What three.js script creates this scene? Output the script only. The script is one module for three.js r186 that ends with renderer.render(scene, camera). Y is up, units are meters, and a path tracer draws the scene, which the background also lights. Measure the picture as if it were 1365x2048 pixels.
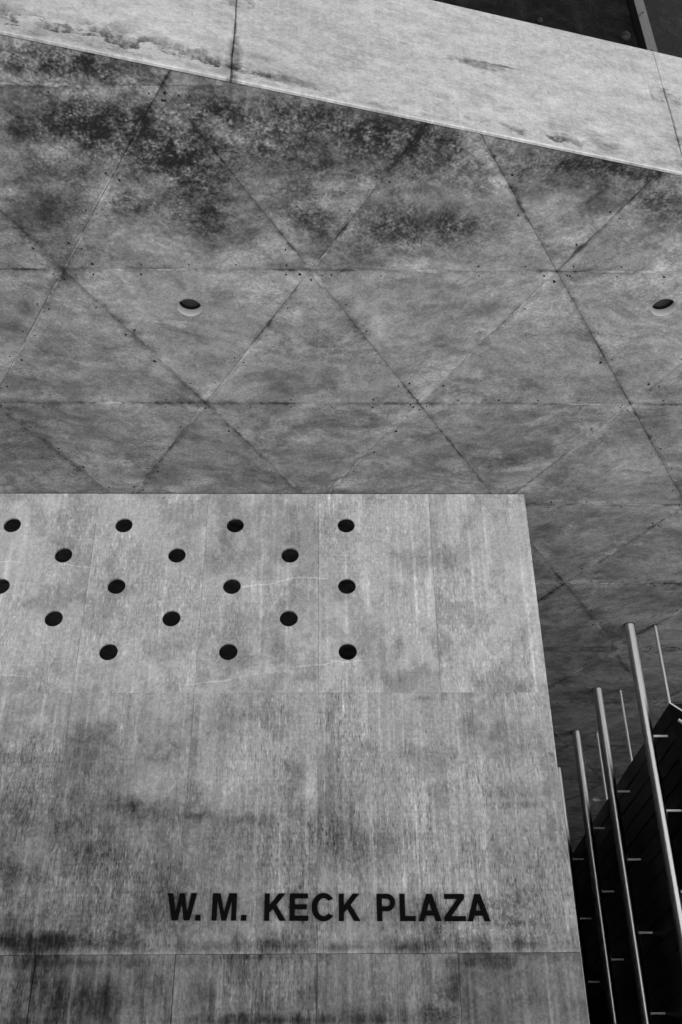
import * as THREE from 'three';
import { mergeGeometries } from 'three/addons/utils/BufferGeometryUtils.js';
import { RoundedBoxGeometry } from 'three/addons/geometries/RoundedBoxGeometry.js';

// ---------------------------------------------------------------- camera, sky, sun, exposure
// x to the right along the wall, y up, z towards the viewer; the viewer's eye is 1.6 m above the plaza
const EYE = 1.6;
const scene = new THREE.Scene();
const camera = new THREE.PerspectiveCamera(50.19, 2 / 3, 0.1, 900);
camera.rotation.order = 'YXZ';
camera.position.set(0, EYE, 0);
camera.rotation.set(0.5876, -0.0192, -0.0096);

const renderer = new THREE.WebGLRenderer({ antialias: true });
renderer.toneMapping = THREE.LinearToneMapping;
renderer.toneMappingExposure = 2.9;
renderer.shadowMap.enabled = true;
renderer.shadowMap.type = THREE.PCFSoftShadowMap;

// ---------------------------------------------------------------- noise
function rng(seed) {
  let s = seed >>> 0;
  return () => { s = (s + 0x6d2b79f5) >>> 0; let t = Math.imul(s ^ (s >>> 15), 1 | s); t = (t + Math.imul(t ^ (t >>> 7), 61 | t)) ^ t; return ((t ^ (t >>> 14)) >>> 0) / 4294967296; };
}
const LAT = new Float32Array(65536);
{ const r = rng(77); for (let i = 0; i < 65536; i++) LAT[i] = r(); }
function vn(x, y) {                                     // smooth value noise, period 256
  const xi = Math.floor(x), yi = Math.floor(y);
  let u = x - xi, v = y - yi;
  u = u * u * (3 - 2 * u); v = v * v * (3 - 2 * v);
  const x0 = xi & 255, x1 = (xi + 1) & 255, y0 = (yi & 255) << 8, y1 = ((yi + 1) & 255) << 8;
  const a = LAT[y0 + x0], b = LAT[y0 + x1], c = LAT[y1 + x0], d = LAT[y1 + x1];
  return a + (b - a) * u + (c - a) * v + (a - b - c + d) * u * v;
}
function fbm(x, y, n) {
  let s = 0, a = 0.5, t = 0;
  for (let i = 0; i < n; i++) { s += a * vn(x, y); t += a; x = x * 2.03 + 17.3; y = y * 2.03 + 5.9; a *= 0.55; }
  return s / t;
}
function rough(x, y, n) {                                // the same with turned octaves and a harsher grain
  let s = 0, a = 0.5, t = 0;
  for (let i = 0; i < n; i++) { s += a * vn(x, y); t += a; const q = 1.66 * x - 1.19 * y + 13.1; y = 1.19 * x + 1.66 * y + 7.7; x = q; a *= 0.68; }
  return s / t;
}
const clamp = (v, a, b) => (v < a ? a : v > b ? b : v);
const step = (a, b, v) => { const t = clamp((v - a) / (b - a), 0, 1); return t * t * (3 - 2 * t); };

// clear sky: dark overhead, hazy along the horizon, brighter round the sun
const SUN = new THREE.Vector3(38, 62, -16);
{
  const w = 128, h = 64, px = new Float32Array(w * h * 4);
  for (let j = 0; j < h; j++) for (let i = 0; i < w; i++) {
    const el = ((j + 0.5) / h - 0.5) * Math.PI;
    const up = Math.max(0, Math.sin(el));
    const az = ((i + 0.5) / w - 0.5) * 2 * Math.PI, cx = Math.cos(az) * Math.cos(el), cz = Math.sin(az) * Math.cos(el);
    const near = Math.max(0, (cx * SUN.x + up * SUN.y + cz * SUN.z) / SUN.length());
    let l = 0.09 + 0.16 * Math.exp(-up / 0.16) + 0.45 * Math.pow(near, 7);
    l *= 0.92 + 0.16 * fbm(i / 9, j / 6, 4);
    if (el < 0) l = 0.12;
    const k = (j * w + i) * 4;
    px[k] = px[k + 1] = px[k + 2] = l; px[k + 3] = 1;
  }
  for (let j = 0; j < h; j++) for (let c = 0; c < 10; c++) {           // close the seam
    const t = (c + 1) / 11, a = (j * w + (w - 10 + c)) * 4, b = j * w * 4;
    for (let q = 0; q < 3; q++) px[a + q] = px[a + q] * (1 - t) + px[b + q] * t;
  }
  const sky = new THREE.DataTexture(px, w, h, THREE.RGBAFormat, THREE.FloatType);
  sky.mapping = THREE.EquirectangularReflectionMapping;
  sky.magFilter = sky.minFilter = THREE.LinearFilter;
  sky.needsUpdate = true;
  scene.background = sky;
  scene.environment = sky;
}
const sun = new THREE.DirectionalLight(0xffffff, 5);
sun.position.copy(SUN);
sun.target.position.set(0, 4, -8);
sun.castShadow = true;
sun.shadow.radius = 2;
sun.shadow.mapSize.set(2048, 2048);
Object.assign(sun.shadow.camera, { left: -30, right: 30, top: 30, bottom: -30, near: 1, far: 140 });
scene.add(sun, sun.target);

// ---------------------------------------------------------------- measures (metres; F = distance in front of the eye)
const WALL_F = 10.094, SOFFIT = 6.981 + EYE, SIDE = 2.133, ROW = 1.806, LX = -2.2467, LF = 4.9022;
const FA = [-2.243, 4.482], FT = [0.9743, 0.2252], FN = [0.2252, -0.9743];   // parapet: a point, its run, its outward normal (x, F)

// ---------------------------------------------------------------- surfaces: colour, stains, grain and some painted shade of the concrete
function paint(w, h, tone) {                             // tone(out, w, h) fills a Float32Array with sRGB grey values
  const v = new Float32Array(w * h);
  tone(v, w, h);
  const px = new Uint8Array(w * h * 4);
  for (let i = 0; i < w * h; i++) { const b = clamp(Math.round(v[i] * 255), 3, 250); px[i * 4] = px[i * 4 + 1] = px[i * 4 + 2] = b; px[i * 4 + 3] = 255; }
  const t = new THREE.DataTexture(px, w, h, THREE.RGBAFormat);
  t.colorSpace = THREE.SRGBColorSpace;
  t.magFilter = THREE.LinearFilter; t.minFilter = THREE.LinearMipmapLinearFilter; t.generateMipmaps = true;
  t.wrapS = t.wrapT = THREE.MirroredRepeatWrapping;
  t.needsUpdate = true;
  return t;
}
// stains, some with painted dimming: kind, centre, half sizes in metres, depth of tone (below 0: paler)
function stain(v, w, h, x0, y0, size, marks, upright) {
  const px = w / size;
  for (const [kind, cx, cy, rx, ry, s] of marks) {
    const m = 1.9, i0 = Math.max(0, Math.floor((cx - rx * m - x0) * px)), i1 = Math.min(w - 1, Math.ceil((cx + rx * m - x0) * px));
    const j0 = Math.max(0, Math.floor((cy - ry * m - y0) * px)), j1 = Math.min(h - 1, Math.ceil((cy + ry * m - y0) * px));
    for (let j = j0; j <= j1; j++) for (let i = i0; i <= i1; i++) {
      const x = x0 + i / px, y = y0 + j / px;
      const ex = (x - cx) / rx, ey = (y - cy) / ry;
      let d = Math.sqrt(ex * ex + ey * ey);
      let g;
      let e;
      if (kind === 'mould') {
        d += (rough(x * 1.7 + cx * 7, y * 1.7, 6) - 0.5) * 1.5;
        g = 0.42 + 0.55 * step(0.3, 0.7, rough(x * 9 + 5, y * 9, 5)) + 0.8 * (vn(x * 70, y * 70) - 0.5) + 0.4 * (vn(x * 34 + 8, y * 34) - 0.5) - 0.35 * step(0.8, 0.93, vn(x * 56 + 33, y * 56));
        e = step(1.5, 0.0, d);
      } else if (kind === 'weather_shade') {  // weathering, with dimming of the lower wall painted in
        d += (rough(x * 2.4 + cx, y * 1.6, 6) - 0.5) * 1.6;
        g = 0.3 + 0.5 * vn(x * 90, y * 22) + 0.9 * rough(x * 16, y * 11, 5) + 0.5 * (vn(x * 120 + 7, y * 70) - 0.5);
        e = step(1.5, 0.0, d);
      } else if (kind === 'run') {
        d += (rough(x * 5, y * (upright ? 2.5 : 5), 5) - 0.5) * 1.3 + (vn(x * 26, y * 1.5) - 0.5) * 0.3;
        g = 0.25 + 0.8 * vn(x * 85, y * 9) + 1.5 * rough(x * 26, y * 18, 4);
        e = step(1.3, 0.1, d);
      } else if (kind === 'pocked') {
        d += (rough(x * 4, y * 4, 4) - 0.5) * 1.3;
        g = 0.3 + 1.0 * step(0.38, 0.66, rough(x * 21, y * 21, 5)) - 0.8 * step(0.74, 0.9, vn(x * 80 + 9, y * 80)) + 0.5 * (vn(x * 110, y * 110) - 0.5);
        e = step(1.3, 0.2, d);
      } else {
        d += (rough(x * 5 + cy * 3, y * 5, 4) - 0.5) * 1.0;
        g = 0.55 + 0.9 * rough(x * 26, y * 26, 3);
        e = step(1.2, 0.25, d);
      }
      v[j * w + i] -= s * g * e;
    }
  }
}
const WALL_MARKS = [
  ['run', -0.31, 6.42, 0.25, 0.29, 0.05], ['run', -0.21, 6.82, 0.14, 0.08, 0.05], ['patch', -0.75, 4.96, 0.16, 0.17, 0.07], ['patch', -0.52, 5.09, 0.15, 0.20, 0.08],
  ['patch', -0.97, 4.89, 0.25, 0.14, 0.05], ['patch', -0.54, 4.80, 0.30, 0.07, -0.03], ['run', -0.25, 5.49, 0.24, 0.30, 0.035], ['run', -0.96, 6.23, 0.32, 0.25, 0.04],
  ['run', 1.26, 6.15, 0.26, 0.18, 0.07], ['run', 0.93, 6.05, 0.24, 0.14, 0.05], ['run', 0.81, 5.67, 0.19, 0.18, 0.04], ['patch', 1.46, 5.11, 0.10, 0.09, 0.05],
  ['run', 1.84, 4.80, 0.13, 0.08, 0.06], ['run', 0.57, 4.69, 0.35, 0.14, 0.05], ['run', 1.77, 4.64, 0.45, 0.11, 0.04], ['run', -2.71, 4.83, 0.30, 0.14, 0.04],
  ['run', -2.92, 5.61, 0.42, 0.24, 0.025], ['run', 1.00, 4.49, 0.17, 0.04, 0.07], ['run', 0.93, 3.92, 0.19, 0.11, 0.08], ['mould', 0.96, 3.55, 0.29, 0.08, 0.1],
  ['run', 0.93, 3.73, 0.06, 0.12, 0.07], ['mould', -1.57, 3.87, 0.12, 0.05, 0.09], ['mould', -1.68, 4.01, 0.12, 0.05, 0.05], ['run', 1.91, 3.53, 0.33, 0.11, 0.06],
  ['run', 1.85, 3.41, 0.38, 0.04, 0.06], ['mould', -1.78, 3.43, 0.08, 0.04, 0.15], ['run', -1.93, 3.41, 0.35, 0.10, 0.09], ['run', -1.48, 3.34, 0.47, 0.13, 0.07],
  ['patch', -1.15, 3.31, 0.19, 0.04, 0.09], ['run', -0.78, 3.27, 0.42, 0.07, 0.08], ['weather_shade', -0.41, 3.51, 0.33, 0.29, 0.05], ['mould', -2.27, 4.06, 0.29, 0.20, 0.08],
  ['mould', -2.83, 3.94, 0.24, 0.18, 0.08], ['mould', -2.85, 4.09, 0.17, 0.07, 0.07], ['weather_shade', -2.31, 3.66, 0.38, 0.25, 0.06], ['weather_shade', -2.74, 3.32, 0.42, 0.21, 0.08],
  ['weather_shade', -2.90, 3.18, 0.23, 0.33, 0.09], ['mould', -2.88, 2.80, 0.13, 0.18, 0.14], ['patch', -2.77, 2.82, 0.06, 0.04, 0.1], ['mould', -2.89, 4.38, 0.29, 0.07, 0.06],
  ['patch', -3.01, 4.01, 0.14, 0.12, -0.07], ['patch', -2.85, 4.27, 0.18, 0.08, -0.05], ['patch', -2.73, 3.76, 0.21, 0.08, -0.05], ['patch', -1.55, 3.61, 0.24, 0.24, -0.05],
  ['patch', -2.17, 4.32, 0.17, 0.12, -0.04], ['weather_shade', 0.25, 3.46, 0.38, 0.58, 0.04], ['pocked', 1.44, 2.98, 0.37, 0.28, 0.05], ['pocked', 1.57, 2.36, 0.40, 0.24, 0.07],
  ['pocked', 1.12, 2.24, 0.27, 0.13, 0.07], ['patch', 0.88, 2.69, 0.08, 0.07, 0.05], ['pocked', 1.59, 2.58, 0.50, 0.26, 0.03], ['run', -2.57, 2.19, 0.65, 0.09, 0.13],
  ['run', -2.75, 2.26, 0.26, 0.17, 0.12], ['pocked', -1.96, 2.23, 0.39, 0.12, 0.1], ['mould', -1.69, 2.15, 0.26, 0.06, 0.08], ['mould', -1.08, 2.14, 0.26, 0.06, 0.08],
  ['run', -0.75, 2.20, 0.04, 0.11, 0.1], ['run', -0.38, 2.18, 0.26, 0.09, 0.1], ['run', 0.19, 2.13, 0.22, 0.04, 0.09], ['run', 0.81, 2.13, 0.26, 0.05, 0.13],
  ['run', 1.27, 2.16, 0.22, 0.08, 0.09], ['run', 1.77, 2.15, 0.22, 0.08, 0.09], ['patch', -2.37, 2.03, 0.61, 0.06, 0.06], ['mould', -1.07, 2.02, 0.22, 0.06, 0.11],
  ['mould', -0.59, 2.06, 0.33, 0.03, 0.14], ['run', -2.08, 1.76, 0.77, 0.28, 0.05], ['run', -1.89, 1.78, 0.07, 0.26, 0.08], ['run', -2.28, 1.68, 0.17, 0.20, 0.07],
  ['run', -2.60, 1.84, 0.26, 0.28, 0.04], ['patch', 1.46, 2.02, 0.31, 0.07, 0.14], ['mould', 1.10, 2.01, 0.17, 0.04, 0.08], ['mould', 1.00, 1.71, 0.16, 0.22, 0.15],
  ['run', 1.14, 1.82, 0.06, 0.24, 0.1], ['patch', 1.52, 1.76, 0.26, 0.14, -0.03], ['mould', 1.73, 1.74, 0.17, 0.20, 0.07], ['mould', 0.75, 1.81, 0.05, 0.11, 0.06],
  ['mould', 1.03, 1.57, 0.26, 0.08, 0.1], ['run', -0.37, 1.55, 0.97, 0.06, 0.16], ['mould', -0.87, 1.60, 0.30, 0.07, 0.09], ['run', -0.06, 1.75, 0.02, 0.28, 0.1],
  ['patch', 1.86, 1.70, 0.13, 0.12, 0.04], ['run', 2.15, 1.62, 0.13, 0.12, 0.07], ['run', -2.47, 1.55, 0.63, 0.05, 0.08], ['run', -0.12, 3.65, 0.05, 0.49, -0.06],
  ['run', 2.16, 5.43, 0.08, 0.89, -0.03], ['run', 0.04, 5.61, 0.06, 0.96, -0.03], ['patch', -0.70, 6.55, 0.66, 0.26, -0.015], ['run', -2.56, 2.17, 1.13, 0.12, 0.1],
  ['run', 0.89, 2.15, 1.45, 0.08, 0.09], ['run', -0.86, 2.14, 1.01, 0.07, 0.08], ['run', -1.94, 2.02, 1.08, 0.07, 0.07], ['mould', -0.20, 2.05, 0.65, 0.04, 0.07],
  ['run', -1.05, 1.76, 0.26, 0.16, 0.05], ['run', 0.48, 1.59, 0.85, 0.08, 0.07], ['run', -1.94, 1.68, 0.85, 0.24, 0.1], ['run', -1.50, 1.92, 0.26, 0.16, 0.06],
  ['weather_shade', -2.60, 2.73, 0.85, 0.58, 0.17], ['weather_shade', -1.81, 2.91, 0.68, 0.41, 0.05], ['weather_shade', -0.75, 2.63, 1.26, 0.48, 0.13], ['weather_shade', -0.92, 3.22, 1.58, 0.28, 0.08],  // broad marks also paint the light's fall-off down the wall
  ['weather_shade', -2.25, 1.80, 1.02, 0.44, 0.07], ['mould', -2.59, 2.34, 0.62, 0.25, 0.07], ['weather_shade', -1.76, 2.38, 0.88, 0.26, 0.09], ['weather_shade', 0.71, 2.99, 0.92, 0.37, 0.035],
  ['weather_shade', 0.33, 2.37, 1.33, 0.26, 0.1], ['weather_shade', 1.92, 2.71, 0.50, 0.67, 0.07], ['mould', 1.52, 1.78, 0.95, 0.32, 0.03], ['pocked', 1.40, 2.41, 0.72, 0.26, 0.05],
  ['pocked', 1.92, 2.28, 0.27, 0.21, 0.06], ['patch', -0.97, 1.76, 0.51, 0.20, 0], ['weather_shade', -2.31, 3.28, 0.93, 0.42, 0.05], ['weather_shade', -2.86, 3.52, 0.28, 0.29, 0.06],
  ['weather_shade', -0.03, 2.99, 1.01, 0.37, 0.08], ['weather_shade', -2.12, 3.66, 1.14, 0.79, 0.06],
];
const SOFFIT_MARKS = [
  ['mould', -1.87, 5.25, 0.94, 0.58, 0.22], ['mould', -0.18, 5.32, 1.25, 0.45, 0.21], ['mould', 0.90, 5.54, 0.66, 0.43, 0.17], ['mould', 2.09, 5.63, 0.98, 0.31, 0.19],
  ['mould', -1.10, 5.80, 0.63, 0.60, 0.16], ['mould', 0.01, 6.10, 0.45, 0.42, 0.11], ['mould', 0.84, 6.25, 0.79, 0.32, 0.15], ['mould', -2.06, 6.06, 0.77, 0.44, 0.14],
  ['mould', -1.76, 4.68, 0.81, 0.24, 0.22], ['mould', 2.76, 6.08, 0.29, 0.32, 0.08], ['mould', -2.05, 4.68, 0.53, 0.14, 0.16], ['mould', -1.75, 4.78, 0.43, 0.10, 0.1],
  ['patch', -2.18, 4.83, 0.21, 0.04, -0.05], ['mould', -2.20, 5.20, 0.41, 0.18, 0.17], ['patch', -2.27, 5.30, 0.14, 0.15, 0.12], ['mould', -1.78, 5.18, 0.26, 0.17, 0.15],
  ['mould', -1.99, 5.29, 0.15, 0.09, 0.1], ['mould', -1.77, 5.40, 0.09, 0.14, 0.13], ['mould', -1.49, 5.20, 0.09, 0.09, 0.08], ['mould', -1.95, 5.68, 0.23, 0.14, 0.1],
  ['mould', -1.90, 5.82, 0.20, 0.10, 0.1], ['mould', -2.29, 5.62, 0.19, 0.14, 0.05], ['patch', -2.37, 5.48, 0.12, 0.09, -0.07], ['patch', -2.07, 5.47, 0.19, 0.09, -0.03],
  ['patch', -2.22, 6.12, 0.20, 0.25, 0.12], ['mould', -2.52, 5.96, 0.09, 0.06, 0.1], ['mould', -2.19, 6.49, 0.07, 0.09, 0.08], ['mould', -1.56, 5.99, 0.17, 0.17, 0.15],
  ['mould', -1.66, 5.47, 0.08, 0.14, 0.08], ['mould', -1.34, 5.61, 0.23, 0.19, 0.12], ['mould', -1.17, 5.51, 0.23, 0.18, 0.13], ['mould', -1.02, 6.16, 0.23, 0.34, 0.13],
  ['mould', -1.03, 5.70, 0.16, 0.24, 0.1], ['mould', -0.88, 6.00, 0.12, 0.31, 0.07], ['mould', -0.71, 6.40, 0.13, 0.08, 0.06], ['patch', -1.33, 6.38, 0.54, 0.28, -0.05],
  ['patch', -1.67, 6.38, 0.29, 0.22, -0.03], ['patch', -2.48, 6.49, 0.25, 0.22, -0.03], ['mould', -0.88, 5.06, 0.17, 0.13, 0.12], ['mould', -0.33, 5.08, 0.52, 0.17, 0.12],
  ['mould', -0.11, 5.19, 0.41, 0.15, 0.11], ['mould', 0.16, 5.25, 0.34, 0.13, 0.11], ['mould', 0.43, 5.36, 0.23, 0.14, 0.12], ['mould', -0.56, 5.21, 0.22, 0.18, 0.08],
  ['mould', -0.34, 5.41, 0.27, 0.14, 0.1], ['mould', -0.11, 5.65, 0.23, 0.13, 0.12], ['patch', 0.12, 5.46, 0.46, 0.23, 0.07], ['mould', -0.20, 6.05, 0.18, 0.21, 0.14],
  ['mould', -0.03, 6.26, 0.23, 0.22, 0.14], ['mould', -0.11, 5.84, 0.28, 0.12, 0.07], ['mould', -0.35, 5.79, 0.16, 0.10, 0.08], ['patch', -0.69, 5.46, 0.15, 0.23, -0.03],
  ['mould', 0.46, 6.23, 0.25, 0.20, 0.16], ['mould', 0.84, 6.26, 0.35, 0.21, 0.15], ['mould', 1.12, 6.14, 0.29, 0.15, 0.14], ['mould', 0.64, 6.42, 0.30, 0.17, 0.1],
  ['mould', 0.30, 6.48, 0.21, 0.15, 0.1], ['mould', 1.10, 6.41, 0.13, 0.09, 0.06], ['patch', 0.89, 5.91, 0.56, 0.08, -0.05], ['patch', 1.47, 6.30, 0.25, 0.33, -0.03],
  ['mould', 1.29, 5.78, 0.10, 0.06, 0.13], ['mould', 1.48, 5.77, 0.06, 0.06, 0.14], ['mould', 0.98, 5.59, 0.23, 0.19, 0.08], ['mould', 0.84, 5.34, 0.15, 0.12, 0.09],
  ['mould', 1.08, 5.40, 0.19, 0.09, 0.06], ['mould', 1.76, 5.54, 0.35, 0.14, 0.1], ['mould', 2.08, 5.58, 0.43, 0.11, 0.13], ['mould', 2.41, 5.65, 0.28, 0.10, 0.1],
  ['mould', 1.72, 5.78, 0.20, 0.10, 0.08], ['patch', 1.94, 5.88, 0.32, 0.10, -0.04], ['mould', 1.54, 5.68, 0.06, 0.24, 0.1], ['mould', 1.35, 5.45, 0.05, 0.14, 0.1],
  ['mould', 2.80, 5.95, 0.20, 0.13, 0.16], ['mould', 2.63, 5.90, 0.12, 0.07, 0.1], ['mould', 2.24, 5.98, 0.16, 0.13, 0.07], ['mould', 2.10, 6.08, 0.12, 0.10, 0.06],
  ['mould', 1.81, 6.30, 0.07, 0.16, 0.1], ['mould', 1.99, 6.19, 0.17, 0.12, 0.08], ['mould', 2.33, 6.00, 0.08, 0.07, 0.09], ['patch', 2.85, 6.43, 0.09, 0.04, 0.08],
  ['mould', 2.66, 6.19, 0.37, 0.14, 0.05], ['patch', -2.67, 7.34, 0.27, 0.39, 0.05], ['patch', -2.90, 8.17, 0.29, 0.30, 0.05], ['patch', -3.07, 9.13, 0.57, 0.69, 0.09],
  ['patch', -1.89, 9.30, 0.26, 0.62, 0.06], ['patch', -1.73, 9.71, 0.33, 0.24, 0.07], ['patch', -1.02, 7.08, 0.18, 0.19, 0.03], ['run', -1.13, 6.86, 0.06, 0.16, 0.06],
  ['run', -1.24, 6.86, 0.05, 0.13, 0.06], ['patch', -1.13, 7.40, 0.27, 0.20, 0.04], ['patch', -0.23, 7.73, 0.28, 0.35, 0.04], ['patch', 0.24, 7.66, 0.28, 0.34, 0.03],
  ['patch', -0.51, 9.12, 0.31, 0.34, 0.04], ['patch', -0.04, 9.47, 0.27, 0.14, 0.07], ['patch', 1.09, 9.51, 0.30, 0.16, 0.08], ['patch', 0.73, 9.75, 0.44, 0.15, 0.05],
  ['patch', 1.11, 9.11, 0.21, 0.17, 0.05], ['patch', 1.90, 9.47, 0.32, 0.18, 0.07], ['patch', 1.71, 8.86, 0.21, 0.21, 0.04], ['mould', -0.40, 7.39, 0.11, 0.20, 0.06],
  ['mould', 0.36, 7.45, 0.06, 0.17, 0.08], ['mould', 0.58, 7.83, 0.07, 0.16, 0.05], ['mould', 1.51, 7.45, 0.09, 0.13, 0.07], ['mould', 1.33, 7.76, 0.14, 0.08, 0.1],
  ['mould', 2.50, 7.44, 0.06, 0.13, 0.08], ['patch', 2.90, 8.18, 0.12, 0.26, 0.04], ['patch', 2.63, 10.91, 0.20, 0.26, 0.12], ['mould', 2.88, 11.31, 0.24, 0.21, 0.06],
  ['patch', 2.93, 10.33, 0.23, 0.12, -0.03], ['patch', 3.47, 11.79, 0.38, 0.25, 0.04], ['mould', 3.58, 11.43, 0.56, 0.14, 0.04], ['patch', 3.90, 13.48, 0.17, 0.36, 0.12],
  ['patch', 3.65, 12.97, 0.14, 0.20, 0.1], ['patch', 2.98, 7.31, 0.14, 0.09, -0.03], ['patch', 2.86, 6.99, 0.22, 0.07, 0.05], ['patch', 3.37, 8.26, 0.20, 0.11, 0.07],
  ['patch', 3.32, 8.45, 0.20, 0.20, 0.05],
];

const WALL_BOX = [-3.6, 1.3, 6];                          // left, bottom (above eye level), size
const JX = [2.257, 1.178, -0.052, -1.285, -2.498, -3.72, -4.95], JY = [6.969, 4.552, 2.085, -0.36, -1.6];
const pour = [[[-3.6, 6.08], [-2.95, 6.05], [-2.5, 6.0]], [[-0.95, 5.74], [-0.6, 5.79], [-0.3, 5.86], [0.05, 5.87]], [[-1.6, 4.62], [-1.1, 4.66], [-0.6, 4.76], [0.1, 4.88], [0.5, 4.89]], [[-3.6, 4.75], [-2.4, 4.72]]];
const wallMap = paint(2048, 2048, (v, w, h) => {
  const [x0, y0, size] = WALL_BOX;
  const lift = [0.0, -0.035, -0.15];  // pour tones, lower ones darkened to paint the light's fall-off
  for (let j = 0; j < h; j++) {
    const y = y0 + (j / h) * size;
    const row = y > JY[1] ? 0 : y > JY[2] ? 1 : 2;
    for (let i = 0; i < w; i++) {
      const x = x0 + (i / w) * size;
      const col = x > JX[1] ? 0 : x > JX[2] ? 1 : x > JX[3] ? 2 : x > JX[4] ? 3 : 4;
      const ph = col * 13.7 + row * 5.1;                   // every pour has its own figure
      const grainy = step(0.3, 0.7, rough(x * 1.4 + ph, y * 1.1, 3));
      const s1 = vn(x * 95 + ph, y * 4.5), s2 = vn(x * 36 + ph, y * 1.2), s3 = vn(x * 11 + ph, y * 0.6 + ph), s4 = vn(x * 160 + 60, y * 20);
      const dash = vn(x * 135, y * 24 + ph), lite = vn(x * 120 + 90, y * 20 + ph);
      const gr = vn(x * 210, y * 190), sp = rough(x * 48 + 40, y * 44, 4), lf = fbm(x * 1.1 + ph, y * 1.2, 3);
      const cloud = fbm(x * 5 + ph, y * 2.6, 5) * 0.45 + rough(x * 5 + 7, y * 5 + ph, 6) * 0.55, up = row === 0 ? 0.65 : 1;
      let t = 0.668 + lift[row] + 0.06 * (lf - 0.5) + (row === 0 ? 0.24 : 0.16) * (cloud - 0.5) + up * ((0.03 + 0.05 * grainy) * (s1 - 0.5) + (row === 2 ? 0.11 : 0.06) * (s2 - 0.5) + (row === 2 ? 0.09 : 0.05) * (s3 - 0.5) + 0.05 * (s4 - 0.5)) + 0.08 * (gr - 0.5) + 0.20 * (sp - 0.5);
      t -= 0.10 * step(0.47, 0.66, rough(x * 2.6 + ph + 31, y * 2.2 + ph, 6)) * (0.35 + 0.6 * s1 + 0.5 * gr);
      t += 0.045 * step(0.52, 0.68, rough(x * 3.3 + ph + 71, y * 1.7 + ph, 6)) * (0.4 + s2);
      t += 0.075 * step(0.72, 0.9, vn(x * 22 + 15 + ph, y * 0.7 + 4)) * (0.3 + s1);
      const wear = row === 0 ? 0.6 : row === 1 ? 1.15 : 1.0;
      t -= wear * (0.03 + 0.10 * grainy) * step(0.6, 0.92, dash);
      t += 0.10 * (0.3 + grainy) * step(0.68, 0.95, lite);
      t -= wear * 0.06 * step(0.5, 0.68, cloud + 0.16 * (gr - 0.5)) * (0.4 + s1);
      t -= 0.2 * step(0.93, 0.985, vn(x * 105 + 31, y * 105));
      t += ((LAT[(col * 7 + row * 31) & 255] - 0.5) * 0.02);
      v[j * w + i] = t;
    }
  }
  stain(v, w, h, x0, y0, size, WALL_MARKS, true);
  const px = w / size;                                      // pale cement lines of the pours, a fine dark edge below them
  for (const line of pour) for (let k = 0; k + 1 < line.length; k++) {
    const [ax, ay] = line[k], [bx, by] = line[k + 1];
    for (let i = Math.max(0, Math.floor((ax - x0) * px)); i < Math.min(w, (bx - x0) * px); i++) {
      const x = x0 + i / px, t = (x - ax) / (bx - ax), yc = ay + (by - ay) * t + (fbm(x * 7, 3.3, 3) - 0.5) * 0.05;
      const wid = 0.012 + 0.03 * vn(x * 5, 8.1), on = step(0.25, 0.5, vn(x * 2.6, 1.7 + ay));
      for (let j = Math.max(0, Math.floor((yc - 0.06 - y0) * px)); j < Math.min(h, (yc + 0.06 - y0) * px); j++) {
        const dy = y0 + j / px - yc;
        if (dy >= 0) v[j * w + i] += 0.085 * on * step(wid, wid * 0.3, dy);
        else v[j * w + i] -= 0.06 * on * step(-0.012, 0, dy);
      }
    }
  }
});
const SOFFIT_BOX = [-4.5, 3.1, 10.9];
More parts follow.
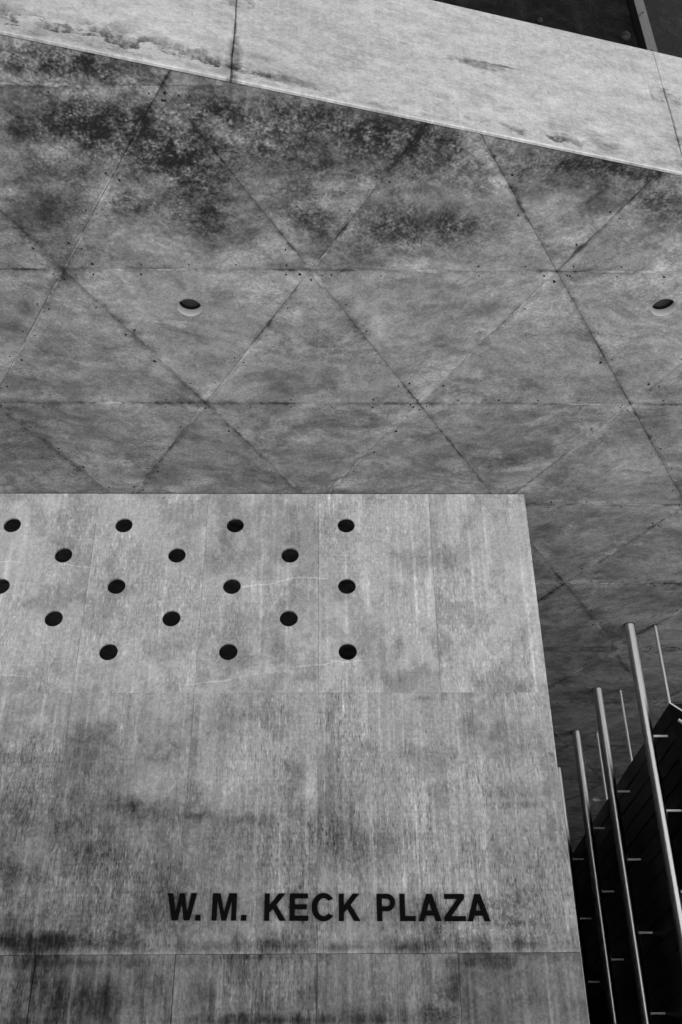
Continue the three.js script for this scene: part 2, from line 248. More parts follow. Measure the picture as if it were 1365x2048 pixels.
const soffitMap = paint(2048, 2048, (v, w, h) => {
  const [x0, y0, size] = SOFFIT_BOX;
  for (let j = 0; j < h; j++) {
    const f = y0 + (j / h) * size, r = (f - LF) / ROW;
    for (let i = 0; i < w; i++) {
      const x = x0 + (i / w) * size;
      const a = (x - LX) / SIDE - 0.5 * (r - 1), b = (x - LX) / SIDE + 0.5 * (r - 1);
      const id = LAT[(Math.floor(a) * 37 + Math.floor(b) * 101 + Math.floor(r) * 59 + 4096) & 1023], id2 = LAT[(Math.floor(a) * 71 + Math.floor(b) * 29 + Math.floor(r) * 113 + 9001) & 1023];   // every board had its own figure
      const th = (id2 - 0.5) * 0.7, qx = x * Math.cos(th) - f * Math.sin(th) + id * 60, qf = x * Math.sin(th) + f * Math.cos(th) + id2 * 60;
      const wx = qx + 0.25 * (fbm(x * 1.7, f * 1.7 + 40, 2) - 0.5), wf = qf + 0.25 * (fbm(x * 1.7 + 70, f * 1.7, 2) - 0.5);
      const sw = fbm(wx * 3.0, wf * 7.5, 5), lf = fbm(x * 0.8 + 9, f * 0.8, 3), gr = vn(x * 125, f * 125), mid = rough(wx * 9, wf * 13, 5), sp = vn(x * 62 + 7, f * 70);
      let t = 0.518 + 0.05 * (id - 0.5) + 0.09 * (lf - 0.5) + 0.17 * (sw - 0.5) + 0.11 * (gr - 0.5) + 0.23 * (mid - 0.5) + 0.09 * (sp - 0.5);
      t -= 0.10 * step(0.48, 0.7, rough(wx * 1.7 + 20, wf * 2.6, 6)) * (0.4 + gr);
      t += 0.075 * step(0.52, 0.7, rough(wx * 2.2 + 60, wf * 3.0, 6)) * (0.4 + sp);
      t -= 0.2 * step(0.92, 0.98, vn(x * 80 + 11, f * 80));
      t += 0.12 * step(0.93, 0.98, vn(x * 66 + 91, f * 66 + 5));
      // curls left by the plywood's figure
      const kn = rough(x * 2.1 + 33, f * 2.6 + 12, 2); t += 0.05 * (0.5 + 0.5 * Math.sin(kn * 46)) * step(0.55, 0.75, fbm(x * 1.5 + 3, f * 1.9, 2)) - 0.015;
      // cement paste and dirt that leaked along the joints of the boards
      const da = Math.abs(a - Math.round(a)) * SIDE * 0.861, db = Math.abs(b - Math.round(b)) * SIDE * 0.861, dr = Math.abs(r - Math.round(r)) * ROW;
      for (let q = 0; q < 3; q++) {
        const d = (q === 0 ? da : q === 1 ? db : dr) + (vn(x * 24, f * 24) - 0.5) * 0.03 + (vn(x * 5, f * 5) - 0.5) * 0.02;
        if (d > 0.16) continue;
        const along = q === 0 ? b * 3 + Math.round(a) * 17 : q === 1 ? a * 3 + Math.round(b) * 29 : x * 1.4 + Math.round(r) * 41;
        const kind = vn(along, q * 9.3 + 0.5), kind2 = vn(along * 1.7 + 50, q * 5.1 + 3.5), fr = fbm(x * 28, f * 28, 2);
        t -= (0.01 + 0.12 * vn(along * 1.3 + 77, q + 0.5)) * step(0.05, 0.0, d) * (0.5 + fr);
        t += 0.11 * step(0.46, 0.72, kind) * step(0.15, 0.0, d) * (0.3 + fr);
        t -= 0.12 * step(0.5, 0.8, kind2) * step(0.07 + 0.08 * fr, 0.0, d) * (0.35 + fr);
        t += 0.2 * step(0.52, 0.7, kind2 * 0.4 + kind * 0.6) * step(0.018, 0.004, d);
        t -= 0.16 * step(0.52, 0.7, vn(along * 2.3 + 9, q * 3.3 + 8.5)) * step(0.006 + 0.016 * fr, 0.002, d);
      }
      v[j * w + i] = t;
    }
  }
  stain(v, w, h, x0, y0, size, SOFFIT_MARKS, false);
});
const PARAPET_H = 1.626, PAR0 = -2.4, PARL = 11.2;
const parapetMap = paint(2048, 512, (v, w, h) => {
  for (let j = 0; j < h; j++) {
    const y = (j / h) * PARAPET_H;
    for (let i = 0; i < w; i++) {
      const s = PAR0 + (i / w) * PARL;
      const lf = fbm(s * 0.9, y * 1.1 + 3, 3), sw = fbm(s * 6, y * 9, 4), up = vn(s * 60, y * 3), gr = rough(s * 60, y * 75, 3);
      const sp = rough(s * 26 + 5, y * 30, 4), rg = rough(s * 5, y * 12, 6);
      let t = 0.640 + 0.07 * (lf - 0.5) + 0.10 * (sw - 0.5) + 0.03 * (up - 0.5) + 0.15 * (gr - 0.5) + 0.13 * (sp - 0.5) + 0.16 * (rg - 0.5);
      t -= 0.06 * step(0.55, 0.72, rough(s * 4 + 9, y * 9, 5)) * step(1.25, 0.4, y);
      // dirt and flaking along the drip edge, thick on the first bay, thinner further along
      const reach = (s < 1.0 ? 0.30 : s < 2.2 ? 0.30 - 0.13 * (s - 1.0) : 0.14) + 0.16 * (fbm(s * 2.6, 5.5, 3) - 0.5);
      const amount = s < 1.9 ? 1 : 0.3 + 0.8 * step(0.42, 0.62, fbm(s * 0.8 + 2, 9.1, 2));
      const edge = reach * (0.75 + 0.5 * rough(s * 9, y * 3, 4));
      const dirt = step(edge * 1.35, edge * 0.35, y + 0.06 * (rough(s * 14, y * 14 + 5, 4) - 0.5)) * step(0.022, 0.05, y) * amount * (0.35 + 0.65 * step(0.36, 0.6, rough(s * 20 + 8, y * 12, 5)));
      const flake = step(0.46, 0.53, rough(s * 6, y * 11 + 2, 5) + (s < 2 ? 0.34 : 0.2) * step(0.15, 0.03, y) - 0.10 * step(0.1, 0.2, y));
      t -= dirt * (0.36 * (1 - 0.92 * flake) * (0.45 + 0.5 * vn(s * 80, y * 18) + 0.6 * rough(s * 18, y * 22, 4)) - 0.02 * flake);
      t -= 0.10 * step(0.2, 0.03, y) * step(0.024, 0.045, y) * step(0.45, 0.66, rough(s * 9 + 3, y * 16, 6));
      t -= 0.14 * step(0.94, 0.985, vn(s * 70, y * 70 + 8));
      v[j * w + i] = t;
    }
  }
  const one = (cs, cy, rs, ry, d, tilt) => {
    for (let j = 0; j < h; j++) { const y = (j / h) * PARAPET_H; if (Math.abs(y - cy) > ry * 2 + rs) continue;
      for (let i = 0; i < w; i++) { const s = PAR0 + (i / w) * PARL; if (Math.abs(s - cs) > rs * 1.8) continue;
        const e = Math.hypot((s - cs) / rs, (y - cy - (s - cs) * tilt) / ry) + (fbm(s * 9, y * 14, 4) - 0.5) * 1.3;
        v[j * w + i] -= d * step(1.05, 0.4, e) * (0.5 + fbm(s * 30, y * 40, 2)); } }
  };
  for (const [cs, top, wid, low] of [[1.61, 1.63, 0.009, 0.7], [5.25, 1.1, 0.007, 0.7]]) for (let j = 0; j < h; j++) {
    const y = (j / h) * PARAPET_H; if (y > top) continue;
    const c = cs + 0.02 * (fbm(y * 6 + cs, 2.2, 3) - 0.5), wd = wid * (0.4 + 1.3 * rough(y * 14 + cs, 4.4, 3)), sp = 0.09 * step(0.9, 0.1, y);
    for (let i = Math.max(0, Math.floor(((c - 0.14 - PAR0) / PARL) * w)); i < ((c + 0.14 - PAR0) / PARL) * w; i++) {
      const s = PAR0 + (i / w) * PARL, e = Math.abs(s - c);
      v[j * w + i] -= 0.34 * low * step(wd, wd * 0.3, e) + 0.14 * step(sp, 0, e) * step(0.4, 0.65, rough(s * 12, y * 12, 5)) + 0.04 * step(0.1, 0, e) * rough(s * 20, y * 20, 3);
    }
  }
  one(3.62, 0.86, 0.30, 0.085, 0.22, 0.0); one(3.75, 0.90, 0.2, 0.018, 0.22, 0.0); one(2.95, 0.92, 0.06, 0.03, 0.09, 0.0);
  one(4.55, 0.16, 0.16, 0.08, 0.14, 0.0); one(4.35, 0.25, 0.3, 0.06, 0.08, 0); one(1.63, 0.3, 0.05, 0.34, 0.14, 0); one(2.0, 0.12, 0.3, 0.07, 0.15, 0); one(5.22, 0.12, 0.25, 0.06, 0.12, 0);
});
// fine relief, shared by all cast concrete: 2 m square, repeating
const reliefMap = (() => {
  const n = 1024, px = new Uint8Array(n * n * 4);
  for (let j = 0; j < n; j++) for (let i = 0; i < n; i++) {
    const x = i / n, y = j / n;
    const g = 0.55 * rough(x * 150, y * 150, 3) + 0.3 * rough(x * 40 + 7, y * 40, 3) + 0.15 * vn(x * 300, y * 300) - 0.5 * step(0.9, 0.97, rough(x * 90 + 40, y * 90, 2));
    const b = clamp(Math.round(255 * (0.35 + 0.6 * g)), 0, 255), k = (j * n + i) * 4;
    px[k] = px[k + 1] = px[k + 2] = b; px[k + 3] = 255;
  }
  const t = new THREE.DataTexture(px, n, n, THREE.RGBAFormat);
  t.wrapS = t.wrapT = THREE.MirroredRepeatWrapping; t.magFilter = THREE.LinearFilter; t.minFilter = THREE.LinearMipmapLinearFilter; t.generateMipmaps = true; t.needsUpdate = true;
  return t;
})();
const relief = (ru, rv) => { const t = reliefMap.clone(); t.repeat.set(ru, rv); t.needsUpdate = true; return t; };
const dull = (o) => new THREE.MeshPhysicalMaterial({ roughness: 0.9, metalness: 0, specularIntensity: 0.2, ...o });
const std = (o) => new THREE.MeshStandardMaterial({ roughness: 0.9, metalness: 0, ...o });
const grey = (l) => new THREE.Color().setRGB(l, l, l);
const tile = (base, spread, su, sv, seed) => {              // a small repeating grain for plain surfaces
  const t = paint(512, 512, (v, w, h) => { for (let j = 0; j < h; j++) for (let i = 0; i < w; i++) { const x = i / w, y = j / h; v[j * w + i] = base + spread * (fbm(x * 16 * su + seed, y * 16 * sv, 5) - 0.5) + spread * 0.7 * (vn(x * 128 * su, y * 128 * sv + seed) - 0.5); } });
  return t;
};
const M = {
  wall: std({ map: wallMap, bumpMap: relief(3, 3), bumpScale: 0.0025 }),
  soffit: std({ map: soffitMap, bumpMap: relief(5, 5), bumpScale: 0.003 }),
  parapet: std({ map: parapetMap, bumpMap: relief(5.6, 0.8), bumpScale: 0.0025 }),
  rough: std({ map: tile(0.6, 0.2, 1, 1, 3) }),
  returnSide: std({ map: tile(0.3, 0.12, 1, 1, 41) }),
  paving: std({ map: tile(0.70, 0.12, 1, 1, 8) }),
  darkPanel: dull({ map: tile(0.07, 0.14, 1, 1, 21), roughness: 0.9 }),
  strip: std({ map: tile(0.23, 0.12, 3, 0.3, 14), roughness: 0.7 }),
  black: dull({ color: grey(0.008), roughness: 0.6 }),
  letter: dull({ color: grey(0.003), roughness: 0.55, specularIntensity: 0.09 }),
  slat: dull({ color: grey(0.0025), roughness: 0.32, specularIntensity: 0.12 }),
  steel: new THREE.MeshPhysicalMaterial({ color: grey(0.92), metalness: 1, roughness: 0.34, anisotropy: 0.95, anisotropyRotation: Math.PI / 2 }),
  bar: std({ color: grey(0.74), roughness: 0.4 }),
  plug: dull({ color: grey(0.012), roughness: 0.95 }),  // black in place of the shade inside nail holes
  canWall: std({ color: grey(0.43), roughness: 0.8 }),
  lens: std({ color: grey(0.03), roughness: 0.35 }),
  dome: dull({ color: grey(0.012), roughness: 0.35, specularIntensity: 0.35 }),
};

// ---------------------------------------------------------------- helpers
const taken = {};
function numbered(n) { const k = (taken[n] = (taken[n] ?? -1) + 1); return k ? `${n}_${String(k).padStart(3, '0')}` : n; }
function thing(name, label, category, [x, y, z] = [0, 0, 0], group) {
  const o = new THREE.Group(); o.name = numbered(name); o.position.set(x, y, z); scene.add(o);
  o.userData = { label, category }; if (group) o.userData.group = group;
  return o;
}
function part(name, geo, m, parent) { const o = new THREE.Mesh(geo, m); o.name = name; parent.add(o); return o; }
function structure(name, geo, m) { const o = geo ? new THREE.Mesh(geo, m) : new THREE.Group(); o.name = numbered(name); o.userData.kind = 'structure'; scene.add(o); return o; }
function setUV(geo, f) {
  const p = geo.attributes.position, uv = new Float32Array(p.count * 2);
  for (let i = 0; i < p.count; i++) { const [u, v] = f(p.getX(i), p.getY(i), p.getZ(i)); uv[i * 2] = u; uv[i * 2 + 1] = v; }
  geo.setAttribute('uv', new THREE.BufferAttribute(uv, 2));
  return geo;
}
function box(x0, x1, y0, y1, z0, z1, uvScale = 2) {
  const g = new THREE.BoxGeometry(Math.abs(x1 - x0), Math.abs(y1 - y0), Math.abs(z1 - z0));
  g.translate((x0 + x1) / 2, (y0 + y1) / 2, (z0 + z1) / 2);
  const n = g.attributes.normal; let k = 0;
  return setUV(g, (x, y, z) => { const i = k++; const a = Math.abs(n.getX(i)), b = Math.abs(n.getY(i)); return a > 0.5 ? [z / uvScale, y / uvScale] : b > 0.5 ? [x / uvScale, z / uvScale] : [x / uvScale, y / uvScale]; });
}
const poly = (pts) => new THREE.Shape(pts.map(([x, y]) => new THREE.Vector2(x, y)));
const R = rng(4711);

// ---------------------------------------------------------------- plaza ground
structure('ground', setUV(new THREE.PlaneGeometry(600, 600).rotateX(-Math.PI / 2), (x, y, z) => [x / 3, z / 3]), M.paving);

// ---------------------------------------------------------------- soffit: triangular panels under the slab
const ceiling = structure('ceiling');
const wallUV = (x, y) => [(x - WALL_BOX[0]) / WALL_BOX[2], (y - EYE - WALL_BOX[1]) / WALL_BOX[2]];
const soffitUV = (x, f) => [(x - SOFFIT_BOX[0]) / SOFFIT_BOX[2], (f - SOFFIT_BOX[1]) / SOFFIT_BOX[2]];
const PANEL = 0.16, GAP = 0.0008, CANS = [[-1.203, 7.168], [3.066, 7.143], [5.257, 20.36]], CAN_R = 0.112;
const behind = (x, f) => (FA[0] - x) * FN[0] + (FA[1] - f) * FN[1];     // metres behind the parapet's face
function clip(pts, inside) {                                           // cut a polygon at inside(x, f) = 0
  const out = [];
  pts.forEach((p, i) => {
    const q = pts[(i + 1) % pts.length], a = inside(...p), b = inside(...q);
    if (a >= 0) out.push(p);
    if (a * b < 0) { const t = a / (a - b); out.push([p[0] + (q[0] - p[0]) * t, p[1] + (q[1] - p[1]) * t]); }
  });
  return out;
}
function inset(pts, d) {
  const c = pts.reduce((s, p) => [s[0] + p[0] / pts.length, s[1] + p[1] / pts.length], [0, 0]);
  let r = pts;
  pts.forEach((p, i) => {
    const q = pts[(i + 1) % pts.length], ex = q[0] - p[0], ef = q[1] - p[1], l = Math.hypot(ex, ef); if (l < 1e-6) return;
    let nx = -ef / l, nf = ex / l; if ((c[0] - p[0]) * nx + (c[1] - p[1]) * nf < 0) { nx = -nx; nf = -nf; }
    r = clip(r, (x, f) => (x - p[0]) * nx + (f - p[1]) * nf - d);
  });
  return r;
}
const inside = (pts, x, f) => { let s = 0; return pts.every((p, i) => { const q = pts[(i + 1) % pts.length]; const c = (q[0] - p[0]) * (f - p[1]) - (q[1] - p[1]) * (x - p[0]); if (!s) s = Math.sign(c); return c * s >= 0; }); };
for (let j = -1; j < 13; j++) for (let i = -2; i < 6; i++) for (let up = 0; up < 2; up++) {
  const off = (k) => (((k % 2) + 2) % 2 ? 0 : 0.5) * SIDE;               // even rows are shifted by half a side
  const f0 = LF + ROW * j, f1 = f0 + ROW, xa = LX + off(j) + SIDE * i, xb = LX + off(j + 1) + SIDE * i, s = off(j) > off(j + 1) ? 1 : 0;
  let tri = up
    ? [[xa, f0], [xa + SIDE, f0], [xb + SIDE * s, f1]]
    : [[xb, f1], [xb + SIDE, f1], [xa + SIDE * (1 - s), f0]];
  if (tri.every(([x, f]) => f > 10.6 && x < 1.9)) continue;
  tri = clip(tri, (x, f) => behind(x, f) - 0.03);
  if (tri.length < 3) continue;
  tri = inset(tri, GAP + 0.003);
  if (tri.length < 3) continue;
  const shape = poly(tri);
  for (const [cx, cf] of CANS) if (inside(tri, cx, cf)) { const hole = new THREE.Path(); hole.absarc(cx, cf, CAN_R, 0, Math.PI * 2, true); shape.holes.push(hole); }
  const g = new THREE.ExtrudeGeometry(shape, { depth: PANEL - 0.003, bevelEnabled: true, bevelSize: 0.003, bevelThickness: 0.003, bevelSegments: 1, curveSegments: 28 });
  g.translate(0, 0, 0.003).rotateX(-Math.PI / 2);
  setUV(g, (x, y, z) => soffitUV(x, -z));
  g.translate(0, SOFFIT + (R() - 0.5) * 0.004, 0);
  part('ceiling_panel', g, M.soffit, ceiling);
}
part('ceiling_slab', box(-30, 20, SOFFIT + PANEL + 0.02, SOFFIT + 0.5, -32, -15), M.rough, ceiling);
{ // the slab's front part follows the parapet
  const sh = poly([[-14, behindLine(-14)], [20, behindLine(20)], [20, 15], [-14, 15]]);
  const g = new THREE.ExtrudeGeometry(sh, { depth: 0.30, bevelEnabled: false }).rotateX(-Math.PI / 2).translate(0, SOFFIT + PANEL + 0.021, 0);
  part('ceiling_slab', setUV(g, (x, y, z) => [x / 2, z / 2]), M.rough, ceiling);
}
function behindLine(x) { return FA[1] + ((x - FA[0]) * FT[1]) / FT[0] + 0.3; }
{ // nail holes as discs, their inner shade as colour, along the joints
  const bits = [], lines = [];
  for (let j = 0; j < 9; j++) lines.push([[-4.6, LF + ROW * j], [7, LF + ROW * j]]);
  for (let i = -6; i < 9; i++) for (const s of [1, -1]) { const x = LX + SIDE * i; lines.push([[x - s * 1.0665, LF], [x + s * 1.0665 * 7, LF + ROW * 8]]); }
  for (const [[ax, af], [bx, bf]] of lines) {
    const l = Math.hypot(bx - ax, bf - af), tx = (bx - ax) / l, tf = (bf - af) / l;
    for (let t = 0.12; t < l; t += 0.415) for (const s of [-1, 1]) {
      if (R() < 0.28) continue;
      const tt = t + (R() - 0.5) * 0.04, o = s * (0.05 + R() * 0.012), x = ax + tx * tt - tf * o, f = af + tf * tt + tx * o;
      if (behind(x, f) < 0.06 || Math.abs(x) > 0.27 * f + 1.6 || (f > WALL_F - 0.03 && x < 2.3)) continue;
      const r = 0.006 + 0.009 * R() * R();
      const g = new THREE.CylinderGeometry(r, r * 0.8, 0.012, 7); g.scale(0.8 + R() * 0.9, 1, 1).rotateY(R() * 6);
      g.translate(x, SOFFIT + 0.0005, -f); bits.push(g);
    }
  }
  const m = part('nail_hole_disc', mergeGeometries(bits), M.plug, ceiling); m.userData.kind = 'stuff';
}

// ---------------------------------------------------------------- main wall: poured in lifts, panel by panel, with round openings
const wall = thing('concrete_wall', 'tall pale concrete wall with rows of round holes and black lettering', 'wall');
const HOLE_R = 0.095, T = 0.3, THIN = 0.032;            // the perforated lift is a thin leaf before a closed space
const holes = [];
for (let j = 0; j < 5; j++) for (let i = -3; i < 7; i++) if ((i - j) % 2 === 0) holes.push([-3.411 + 0.61 * i, 6.551 - 0.385 * j]);
for (let r = 0; r + 1 < JY.length; r++) for (let c = 0; c + 1 < JX.length; c++) {
  const gv = r === 2 ? (c > 2 ? 0.004 : 0.0018) : r === 0 ? 0.0009 : 0.0005, g0 = c === 0 ? 0 : gv, b = 0.002, x1 = JX[c] - g0 - b, x0 = JX[c + 1] + gv + b, y1 = JY[r] - (r === 1 ? 0.0004 : 0.0012) - b + EYE, y0 = JY[r + 1] + (r === 1 ? 0.0025 : 0.0004) + b + EYE;
  const sh = poly([[x0, y0], [x1, y0], [x1, y1], [x0, y1]]);
  for (const [hx, hy] of holes) if (hx > x0 + 0.15 && hx < x1 - 0.15 && hy + EYE > y0 && hy + EYE < y1) { const p = new THREE.Path(); p.absarc(hx, hy + EYE, HOLE_R + b, 0, Math.PI * 2, true); sh.holes.push(p); }
  const g = new THREE.ExtrudeGeometry(sh, { depth: (r ? T : THIN) - 2 * b, bevelEnabled: true, bevelSize: b, bevelThickness: b, bevelSegments: 2, curveSegments: 36 });
  setUV(g, (x, y) => wallUV(x, y));
  g.translate(0, 0, -WALL_F - (r ? T : THIN) + b + (R() - 0.5) * 0.0015);
  part('wall_panel', g, M.wall, wall);
}
part('wall_panel', setUV(box(-30, JX[6] - 0.003, 0, JY[0] + EYE, -WALL_F - T, -WALL_F), wallUV), M.wall, wall);
part('wall_return', box(JX[0] - 0.28, JX[0] - 0.002, 0, JY[0] + EYE, -31.9, -WALL_F - T - 0.003), M.returnSide, wall);
part('wall_return', box(JX[0] - 0.28, JX[0] - 0.002, JY[1] + EYE + 0.002, JY[0] + EYE, -WALL_F - T - 0.002, -WALL_F - THIN - 0.003), M.returnSide, wall);
{ // patched tie holes: a ring with a plug
  const ties = [[-1.588, 3.943], [-0.353, 3.94], [0.237, 3.928], [0.858, 3.932], [1.469, 3.935], [-0.979, 2.7], [0.251, 2.699], [0.876, 2.701], [1.466, 2.69], [-1.583, 2.703], [-2.2, 3.94], [-2.2, 2.7], [-2.81, 3.94]];
  for (const [x, y] of ties) {
    const pts = [[0, 0.001], [0.02, 0.0012], [0.022, -0.0015], [0.026, -0.0015], [0.029, 0.0022], [0.034, 0.0014], [0.037, -0.001]].map(([r, h]) => new THREE.Vector2(r, h));
    const g = new THREE.LatheGeometry(pts, 18).rotateX(Math.PI / 2).translate(x, y + EYE, -WALL_F + 0.002);
    part('tie_plug', setUV(g, wallUV), M.wall, wall);
  }
}
// unseen walls added to keep the covered space dark
structure('added_rear_wall', box(-30, 20, 0, SOFFIT + 0.4, -32.6, -32.03), M.rough);
structure('added_side_wall', box(20, 20.5, 0, SOFFIT + 0.4, -32, -15), M.rough);
structure('added_side_wall', box(-30.5, -30, 0, SOFFIT + 0.4, -32, -9.2), M.rough);

// ---------------------------------------------------------------- parapet over the soffit's front edge
const along = (s, back, y) => [FA[0] + FT[0] * s - FN[0] * back, y, -(FA[1] + FT[1] * s - FN[1] * back)];
function onParapet(g) {                                    // local x = along, y = up, z = out of the face
  const m = new THREE.Matrix4().makeBasis(new THREE.Vector3(FT[0], 0, -FT[1]), new THREE.Vector3(0, 1, 0), new THREE.Vector3(FN[0], 0, -FN[1]));
  m.setPosition(FA[0], SOFFIT, -FA[1]);
  return g.applyMatrix4(m);
}
const parapet = thing('concrete_parapet', 'bright concrete parapet band running slantwise above the soffit edge', 'parapet');
{
  const cuts = [-12, -9.31, -5.67, -2.03, 1.61, 5.245, 8.885, 12.5, 16.2, 19.9, 22.8];
  for (let k = 0; k + 1 < cuts.length; k++) {
    const s0 = cuts[k] + 0.002, s1 = cuts[k + 1] - 0.002, b = 0.004;
    const prof = poly([[-0.002, 0], [-0.022 + b, 0], [-0.022 + b, 0.185], [-0.2 + b, 0.185], [-0.2 + b, PARAPET_H - b], [-b, PARAPET_H - b], [-b, 0.016]]);
    const g = new THREE.ExtrudeGeometry(prof, { depth: s1 - s0 - 2 * b, bevelEnabled: true, bevelSize: b * 0.5, bevelThickness: b, bevelSegments: 1 });
    // profile (out, up, along) -> (along, up, out)
    g.applyMatrix4(new THREE.Matrix4().set(0, 0, 1, s0 + b, 0, 1, 0, -0.003, 1, 0, 0, 0, 0, 0, 0, 1));
    const p = g.attributes.position;                       // the axes were swapped: turn the faces round
    for (let i = 0; i < p.count; i += 3) for (const a of [g.attributes.position, g.attributes.normal, g.attributes.uv]) for (let q = 0; q < a.itemSize; q++) { const o = a.array, u = (i + 1) * a.itemSize + q, w = (i + 2) * a.itemSize + q, tmp = o[u]; o[u] = o[w]; o[w] = tmp; }
    setUV(g, (x, y) => [(x - PAR0) / PARL, y / PARAPET_H]);
    onParapet(g);
    g.computeVertexNormals();
    part('parapet_panel', g, M.parapet, parapet);
  }
}
// ---------------------------------------------------------------- dark wall above the parapet
const upper = thing('dark_upper_wall', 'dark wall rising behind the bright parapet with one grey upright strip', 'wall');
{
  const y0 = 1.0, y1 = 7.5;
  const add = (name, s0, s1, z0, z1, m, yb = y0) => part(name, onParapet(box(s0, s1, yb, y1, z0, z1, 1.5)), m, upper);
  add('wall_panel', -12, 1.68, -0.5, -0.3, M.darkPanel); add('wall_panel', 1.684, 5.352, -0.5, -0.3, M.darkPanel);
  add('wall_panel', 5.5, 9.1, -0.5, -0.302, M.darkPanel); add('wall_panel', 9.104, 22.8, -0.5, -0.3, M.darkPanel);
  add('channel', 5.354, 5.498, -0.5, -0.36, M.black);  // black recess put in where the strip's side is shaded
  add('shade_fin', 5.3705, 5.374, -0.36, -0.222, M.black);  // black plate: shade of the strip's left side as colour
  add('upright_strip', 5.3745, 5.478, -0.356, -0.22, M.strip);
  const screws = [[5.42, 9.0], [5.433, 9.6], [5.425, 10.2]];
  for (const [s, y] of screws) part('screw', onParapet(new THREE.CylinderGeometry(0.009, 0.009, 0.008, 10).rotateX(Math.PI / 2).translate(s, y + EYE - SOFFIT, -0.219)), M.black, upper);
}
{
  const lamp = (label, [x, y, f], r) => {
    const o = thing('dome_fixture', label, 'fixture', [x, y + EYE, -f]);
    const turn = Math.atan2(FN[0], -FN[1]);
    const d = part('dome', new THREE.SphereGeometry(r, 24, 14, 0, Math.PI * 2, 0, Math.PI / 2).rotateX(Math.PI / 2), M.dome, o);
    const ring = part('base_ring', new THREE.CylinderGeometry(r * 1.15, r * 1.15, 0.012, 24).rotateX(Math.PI / 2), M.black, o);
    o.rotation.y = turn; d.position.z = 0.004; ring.position.z = 0.004;
  };
  lamp('large dark dome fixture on the dark upper wall beside the grey strip', [2.784, 9.235, 5.952], 0.056);
  lamp('small black dome fixture on the dark upper wall, far from the strip', [1.954, 9.185, 5.76], 0.03);
}

// ---------------------------------------------------------------- recessed lights in the soffit
CANS.forEach(([x, f], i) => {
  const label = ['recessed round light in the soffit above the rows of wall holes', 'recessed round light in the soffit near the parapet, high above the steel pipes', 'faint recessed round light deep in the dark soffit behind the steel pipes'][i];
  const o = thing('recessed_light', label, 'ceiling light', [x, SOFFIT, -f], 'recessed lights in the soffit');
  const side = new THREE.LatheGeometry([[CAN_R - 0.001, -0.002], [CAN_R - 0.004, -0.0025], [CAN_R - 0.006, 0.002], [CAN_R - 0.006, 0.078]].map((p) => new THREE.Vector2(...p)), 40);
  part('can_wall', side, M.canWall, o);
  part('baffle', new THREE.LatheGeometry([[CAN_R - 0.0062, 0.076], [CAN_R - 0.0062, 0.13], [0.01, 0.131]].map((p) => new THREE.Vector2(...p)), 40), M.black, o);
  part('lens', new THREE.CylinderGeometry(CAN_R - 0.02, CAN_R - 0.02, 0.008, 40).translate(0, 0.104, 0), M.lens, o);
});

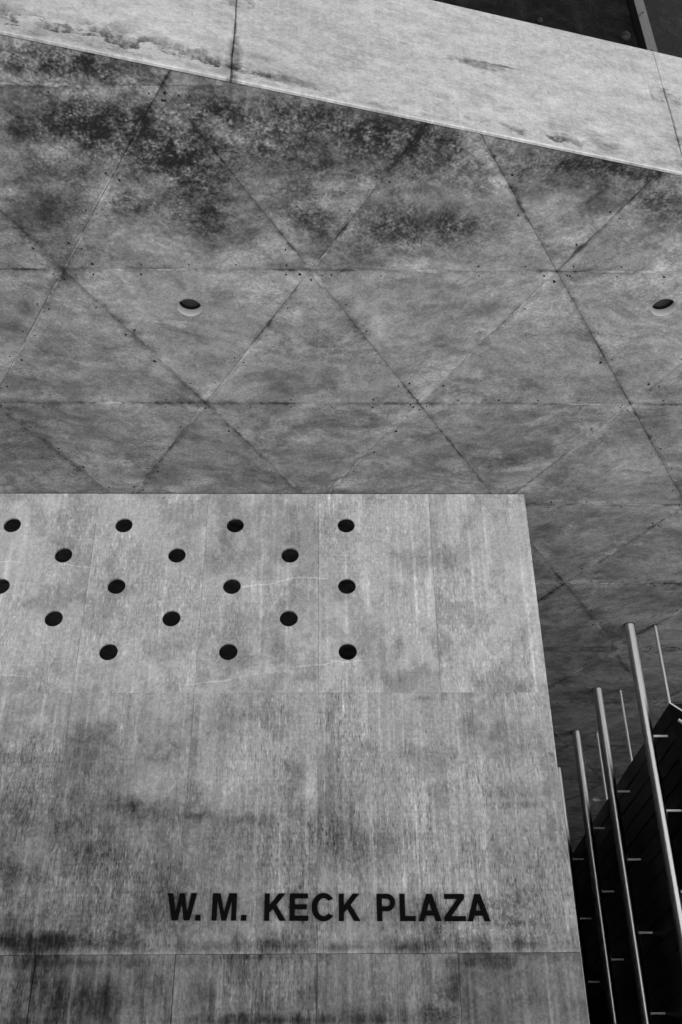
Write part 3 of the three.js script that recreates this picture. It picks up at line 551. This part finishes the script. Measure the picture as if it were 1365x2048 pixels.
// ---------------------------------------------------------------- lettering
{
  const sign = thing('wall_lettering', 'row of black raised capital letters fixed across the concrete wall', 'sign');
  const P = (pts, ...holesIn) => { const s = poly(pts); for (const h of holesIn) s.holes.push(new THREE.Path(h.map((q) => new THREE.Vector2(...q)))); return s; };
  const arc = (cx, cy, rx, ry, a0, a1, n = 22) => Array.from({ length: n + 1 }, (_, k) => { const a = ((a0 + ((a1 - a0) * k) / n) * Math.PI) / 180; return [cx + rx * Math.cos(a), cy + ry * Math.sin(a)]; });
  const glyph = {
    W: P([[0, 1], [0.21, 1], [0.335, 0.3], [0.465, 1], [0.65, 1], [0.78, 0.3], [0.905, 1], [1.115, 1], [0.9, 0], [0.67, 0], [0.5575, 0.64], [0.445, 0], [0.215, 0]].reverse()),
    '.': P([[0, 0], [0.205, 0], [0.205, 0.2], [0, 0.2]]),
    M: P([[0, 0], [0.19, 0], [0.19, 0.78], [0.375, 0], [0.555, 0], [0.74, 0.78], [0.74, 0], [0.93, 0], [0.93, 1], [0.63, 1], [0.465, 0.3], [0.3, 1], [0, 1]]),
    K: P([[0, 0], [0.205, 0], [0.205, 0.3], [0.335, 0.44], [0.6, 0], [0.85, 0], [0.47, 0.59], [0.82, 1], [0.56, 1], [0.205, 0.57], [0.205, 1], [0, 1]]),
    E: P([[0, 0], [0.73, 0], [0.73, 0.175], [0.205, 0.175], [0.205, 0.425], [0.67, 0.425], [0.67, 0.595], [0.205, 0.595], [0.205, 0.83], [0.71, 0.83], [0.71, 1], [0, 1]]),
    C: P([...arc(0.44, 0.5, 0.44, 0.52, 38, 322, 30), ...arc(0.45, 0.5, 0.235, 0.345, 315, 45, 24)]),
    P: P([[0, 0], [0.205, 0], [0.205, 0.36], ...arc(0.40, 0.68, 0.31, 0.32, -90, 90), [0, 1]], [[0.205, 0.83], ...arc(0.39, 0.68, 0.125, 0.15, 90, -90, 14), [0.205, 0.53]]),
    L: P([[0, 0], [0.6, 0], [0.6, 0.175], [0.205, 0.175], [0.205, 1], [0, 1]]),
    A: P([[0, 0], [0.215, 0], [0.275, 0.205], [0.59, 0.205], [0.65, 0], [0.87, 0], [0.55, 1], [0.32, 1]], [[0.335, 0.375], [0.433, 0.71], [0.535, 0.375]]),
    Z: P([[0, 0], [0.83, 0], [0.83, 0.175], [0.27, 0.175], [0.81, 0.845], [0.81, 1], [0.04, 1], [0.04, 0.825], [0.545, 0.825], [0, 0.155]]),
  };
  const CAP = 0.233;
  const text = [['W', -1.392, 0.26], ['.', -1.134, 0.047], ['M', -0.989, 0.217], ['.', -0.729, 0.048], ['K', -0.524, 0.192], ['E', -0.299, 0.167], ['C', -0.103, 0.203], ['K', 0.14, 0.19], ['P', 0.479, 0.165], ['L', 0.684, 0.139], ['A', 0.85, 0.201], ['Z', 1.078, 0.192], ['A', 1.283, 0.204]];
  const full = { W: 1.115, '.': 0.205, M: 0.93, K: 0.85, E: 0.73, C: 0.84, P: 0.71, L: 0.6, A: 0.87, Z: 0.83 };
  for (const [ch, x, w] of text) {
    const b = 0.0012;
    const g = new THREE.ExtrudeGeometry(glyph[ch], { depth: 1, bevelEnabled: true, bevelSize: b / CAP, bevelThickness: 0.08, bevelSegments: 2, bevelOffset: -b / CAP, curveSegments: 16 });
    g.scale(w / full[ch], CAP, 0.019).translate(x, 2.3685 - 0.0073 * (x + 1.4) + EYE, -WALL_F + 0.006);
    part(ch === '.' ? 'full_stop' : 'letter', g, M.letter, sign);
  }
}

// ---------------------------------------------------------------- dark slatted screen behind the pipes
const SCREEN_X = 4.44, SCREEN_TOP = 5.71 + EYE, SCREEN_F = 12.95;
{
  const o = thing('slatted_screen', 'black slatted screen wall standing beside the row of steel pipes', 'screen wall');
  part('backing', box(SCREEN_X + 0.03, SCREEN_X + 0.24, 0, SCREEN_TOP - 0.01, -31, -SCREEN_F - 0.045), M.black, o);
  const pitch = 0.2465, len = 31 - SCREEN_F - 0.045;
  const prof = poly([[0.03, 0.001], [0, 0.001], [-0.002, 0.008], [0.006, pitch - 0.001], [0.03, pitch - 0.001]]);
  const slat = new THREE.ExtrudeGeometry(prof, { depth: len, bevelEnabled: false });
  for (let k = 0; k < 29; k++) { const m = part('slat', slat, M.slat, o); m.position.set(SCREEN_X, SCREEN_TOP - pitch * (k + 1), -31); }
  const slope = 0.78, xr = 7.2;
  const face = new THREE.ExtrudeGeometry(poly([[SCREEN_X - 0.012, 0], [xr, 0], [xr, SCREEN_TOP - 0.02 - slope * (xr - SCREEN_X)], [SCREEN_X - 0.012, SCREEN_TOP - 0.02]]), { depth: 0.04, bevelEnabled: false });
  part('end_panel', face.translate(0, 0, -SCREEN_F - 0.04), M.slat, o);
  const l = Math.hypot(xr - SCREEN_X, slope * (xr - SCREEN_X));
  const strip = (x, y, z, name, t) => { const m = part(name, new RoundedBoxGeometry(l, t, 0.05, 2, 0.004).translate(l / 2, 0, 0), M.bar, o); m.position.set(x, y, z); m.rotation.z = -Math.atan(slope); };
  strip(SCREEN_X - 0.014, SCREEN_TOP - 0.008, -SCREEN_F - 0.015, 'edge_strip', 0.018);
  strip(SCREEN_X + 0.056, SCREEN_TOP - 0.256, -SCREEN_F + 0.027, 'rail', 0.018);
}

// ---------------------------------------------------------------- steel pipes with their stand-off bars, thin hanger rods behind them
{
  const PX = 4.185, spots = [13.262, 15.35, 17.038, 18.72];
  const words = ['thick steel pipe nearest the viewer, tallest of the row before the black screen', 'second thick steel pipe of the row, between the nearest and third pipes', 'third thick steel pipe of the row, next to the concrete wall edge', 'farthest thick steel pipe, a sliver peeping past the concrete wall edge'];
  const proto = thing('steel_pipe', words[0], 'pipe', [PX, 0, -spots[0]], 'steel pipes along the black screen');
  part('tube', new THREE.CylinderGeometry(0.0685, 0.0685, SOFFIT + 0.01, 48).translate(0, (SOFFIT + 0.01) / 2, 0), M.steel, proto);
  part('sleeve', new THREE.LatheGeometry([[0.07, -0.006], [0.077, -0.006], [0.078, 0.004], [0.07, 0.004]].map((p) => new THREE.Vector2(...p)), 40).translate(0, SOFFIT - 0.002, 0), M.black, proto);
  for (const y of [5.372, 4.396, 3.417, 2.416, 1.43, 0.45]) {
    const bar = mergeGeometries([new RoundedBoxGeometry(0.222, 0.026, 0.026, 2, 0.006).translate(0.143, 0, 0), new RoundedBoxGeometry(0.024, 0.06, 0.026, 2, 0.006).translate(0.043, -0.024, 0)]);
    part('stand_off_bar', bar, M.bar, proto).position.y = y + EYE;
  }
  spots.slice(1).forEach((f, i) => { const c = proto.clone(); c.name = numbered('steel_pipe'); c.userData = { ...proto.userData, label: words[i + 1] }; c.position.z = -f; scene.add(c); });
  const rods = [[4.545, 13.277, 'thin steel rod hanging just beyond the nearest thick pipe'], [4.545, 15.388, 'thin steel rod hanging between the nearest and second thick pipes'], [4.535, 17.05, 'thin steel rod half hidden behind the second thick pipe']];
  const rod = thing('hanger_rod', rods[0][2], 'rod', [rods[0][0], SCREEN_TOP - 0.01, -rods[0][1]], 'thin rods hanging from the soffit');
  const len = SOFFIT - SCREEN_TOP + 0.02;
  part('shaft', new THREE.CylinderGeometry(0.021, 0.021, len, 24).translate(0, len / 2, 0), M.steel, rod);
  part('collar', new THREE.CylinderGeometry(0.03, 0.03, 0.012, 24).translate(0, len - 0.014, 0), M.black, rod);
  rods.slice(1).forEach(([x, f, label]) => { const c = rod.clone(); c.name = numbered('hanger_rod'); c.userData = { ...rod.userData, label }; c.position.x = x; c.position.z = -f; scene.add(c); });
}

scene.traverse((o) => { if (o.isMesh) { o.castShadow = true; o.receiveShadow = true; } });
renderer.render(scene, camera);
